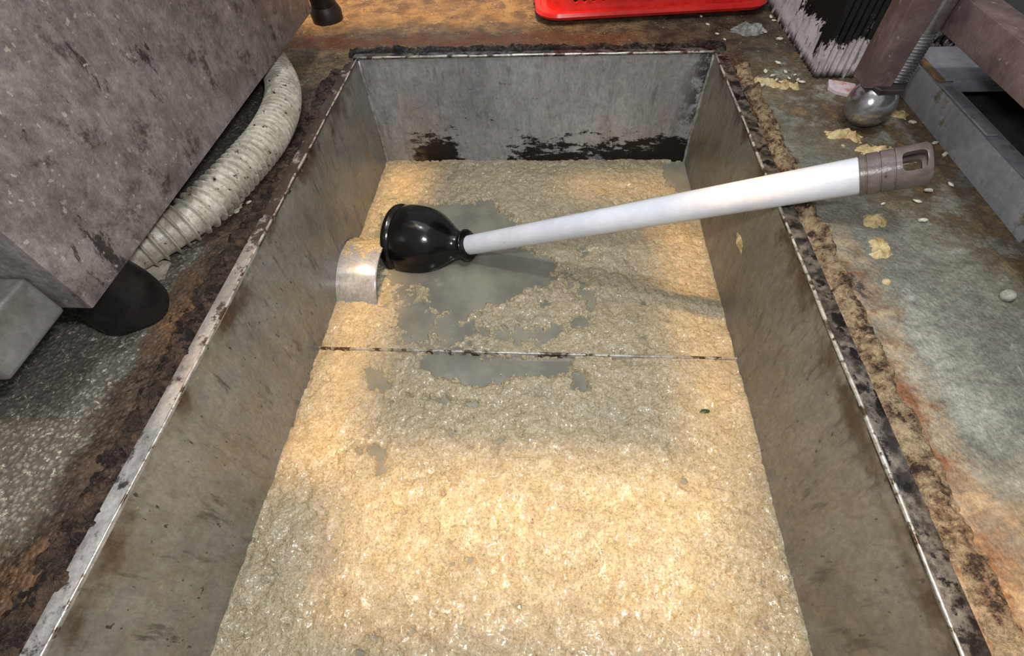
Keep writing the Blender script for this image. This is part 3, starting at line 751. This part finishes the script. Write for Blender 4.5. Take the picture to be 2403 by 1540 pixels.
# ------------------------------------------------------------------ bits lying on the floor and walls
CLUMPS = [(.486, .577, .020, .017, .3, 'round yellow food clump on the grey floor, nearest the brown handle cap'),
          (.467, .517, .022, .018, 1.1, 'star-shaped yellow food clump on the grey floor, below the round one'),
          (.385, .604, .022, .014, .5, 'pale yellow food clump beside the right rim just under the plunger handle'),
          (.455, .455, .008, .007, .5, 'tiny yellow food clump on the grey floor right of the tan mortar'),
          (.510, .800, .036, .020, -.3, 'yellow scum smear on the floor just left of the round steel foot'),
          (.560, .745, .060, .024, -.35, 'long yellow-brown scum smear between the round steel foot and the handle cap'),
          (.625, .870, .028, .016, -.6, 'yellow scum bits between the round steel foot and the grey tray'),
          (.440, .985, .050, .018, -.4, 'yellowish crumbs smeared on the floor in front of the pillar'),
          (.600, .245, .009, .004, .7, 'yellow oblong crumb on the grey floor near the right picture edge'),
          (.545, .235, .010, .005, -.5, 'pale oblong crumb on the grey floor, left of another near the right edge')]
for i, (x_, y_, a, b, r_, lab) in enumerate(CLUMPS):
    tag(patch('food_clump', x_, y_, a, b, r_, .0085, M_clump, 300+i*7, .0006, freq=60, amp=3.4 if a > .012 else 1.0, edge=.42), lab, 'food scrap')
tag(patch('grease_clump', .0, .0, .013, .030, 0, .004, M_clump, 401, 0, freq=60, amp=2.2), 'small yellow grease clump stuck on the right tank wall', 'food scrap')
gc = bpy.data.objects['grease_clump']; gc.rotation_euler = (0, -math.pi/2, 0); gc.location = Vector((XR-.0004, .666, -.131))*S
gc.rotation_euler = Matrix(((0, 0, -1), (0, 1, 0), (1, 0, 0))).to_euler()

def grain_mesh(seed, rx_, ry_, rz_):
    r = random.Random(seed); bm = bmesh.new(); bmesh.ops.create_icosphere(bm, subdivisions=2, radius=1)
    for v_ in bm.verts:
        k = 1+r.uniform(-.28, .28); v_.co = Vector((v_.co.x*rx_*k, v_.co.y*ry_*k, (v_.co.z*k+.9)*rz_))*S
    me = bpy.data.meshes.new('rice_grain'); bm.to_mesh(me); bm.free(); me.materials.append(M_grain)
    for p in me.polygons: p.use_smooth = True
    return me
gm = [grain_mesh(i, .0058, .0030, .0022) for i in range(4)]
GR = [(0.355, 1.3, 0.85), (0.362, 1.253, 1.05), (0.374, 1.203, 0.94), (0.455, 1.237, 1.09), (0.441, 1.226, 1.11), (0.472, 1.236, 0.74), (0.481, 1.207, 0.71), (0.513, 1.287, 1.24), (0.515, 1.268, 0.87), (0.385, 1.175, 0.85), (0.502, 1.17, 1.35), (0.447, 1.01, 1.01), (0.437, 1.027, 1.24), (0.449, 0.992, 1.01), (0.475, 1.023, 1.12), (0.476, 1.0, 0.8), (0.459, 0.984, 1.11), (0.417, 0.971, 1.26), (0.49, 0.991, 1.04), (0.495, 0.983, 1.18), (0.471, 1.063, 1.14), (0.491, 1.012, 0.74), (0.643, 0.836, 1.19), (0.654, 0.773, 1.08), (0.628, 0.661, 0.9), (0.509, 0.614, 0.72), (0.587, 0.645, 1.26), (0.561, 0.62, 1.01), (0.395, 0.529, 1.17), (0.654, 0.74, 1.27), (0.551, 0.576, 1.16)]
rnd = random.Random(5)
for i, (x_, y_, k) in enumerate(GR):
    o = bpy.data.objects.new('rice_grain', gm[i % 4]); COL.objects.link(o)
    o.location = Vector((x_, y_, .0003))*S; o.rotation_euler = (0, 0, rnd.uniform(0, 3.1)); o.scale = (k, k, k)
    tag(o, 'small white rice-like crumb scattered on the floor at the far right corner of the tank' if y_ > .9 else 'small white rice-like crumb on the grey floor around the handle cap', 'crumb',
        'white crumbs by the far right corner' if y_ > .9 else 'white crumbs around the handle cap')

def sheet(name, pts, mat, z=.0015, th=.0012, seed=1):
    n = len(pts); r = random.Random(seed); V = [(x_, y_, z-.0012) for x_, y_ in pts]+[(x_, y_, z+th+r.uniform(0, .004)) for x_, y_ in pts]
    Fc = [tuple(range(n))[::-1], tuple(range(n, 2*n))]+[(k, (k+1) % n, n+(k+1) % n, n+k) for k in range(n)]
    c = np.mean(np.asarray(pts), 0); return obj(name, V, Fc, mat, None, (c[0], c[1], 0))
tag(sheet('label_scrap', [(.536, .955), (.545, .983), (.566, .984), (.592, .972), (.586, .935), (.568, .925), (.545, .938)], M_label, seed=2), 'crumpled pink and white label scrap beside the round steel foot', 'paper')
tag(sheet('paper_scrap', [(-.606, .452), (-.583, .474), (-.566, .472), (-.560, .440), (-.575, .432), (-.592, .438)], M_scrap, seed=3), 'grimy white paper scrap on the gritty floor by the near end of the hose', 'paper')
tag(patch('plaster_flake', -.520, .590, .034, .011, 1.0, .004, M_scrap, 501, .0006, freq=55, amp=2.4), 'broken white plaster flake on the floor right of the hose', 'flake')
tag(patch('plastic_film', .445, 1.225, .040, .028, .2, .010, M_film, 511, .0006, freq=55, amp=2.4, edge=.15), 'crinkled clear grey plastic film on the floor beside the red crate', 'plastic film')
tag(patch('leaf_bit', .226+.05, .385, .007, .004, .2, .002, M_green, 521, ZW+.010, freq=60, amp=.6, edge=.1), 'tiny dark green leaf bit floating on the scum near the right wall', 'leaf')
nub = obj('stone_nub', *lathe([(0, .007), (.005, .0085), (.010, .007), (.012, .004)], (.590, .430, 0), (0, 0, 1), 14), M_stone, None, (.590, .430, 0), smooth=True)
tag(nub, 'small pale stone nub standing on the grey floor at the right edge', 'stone')
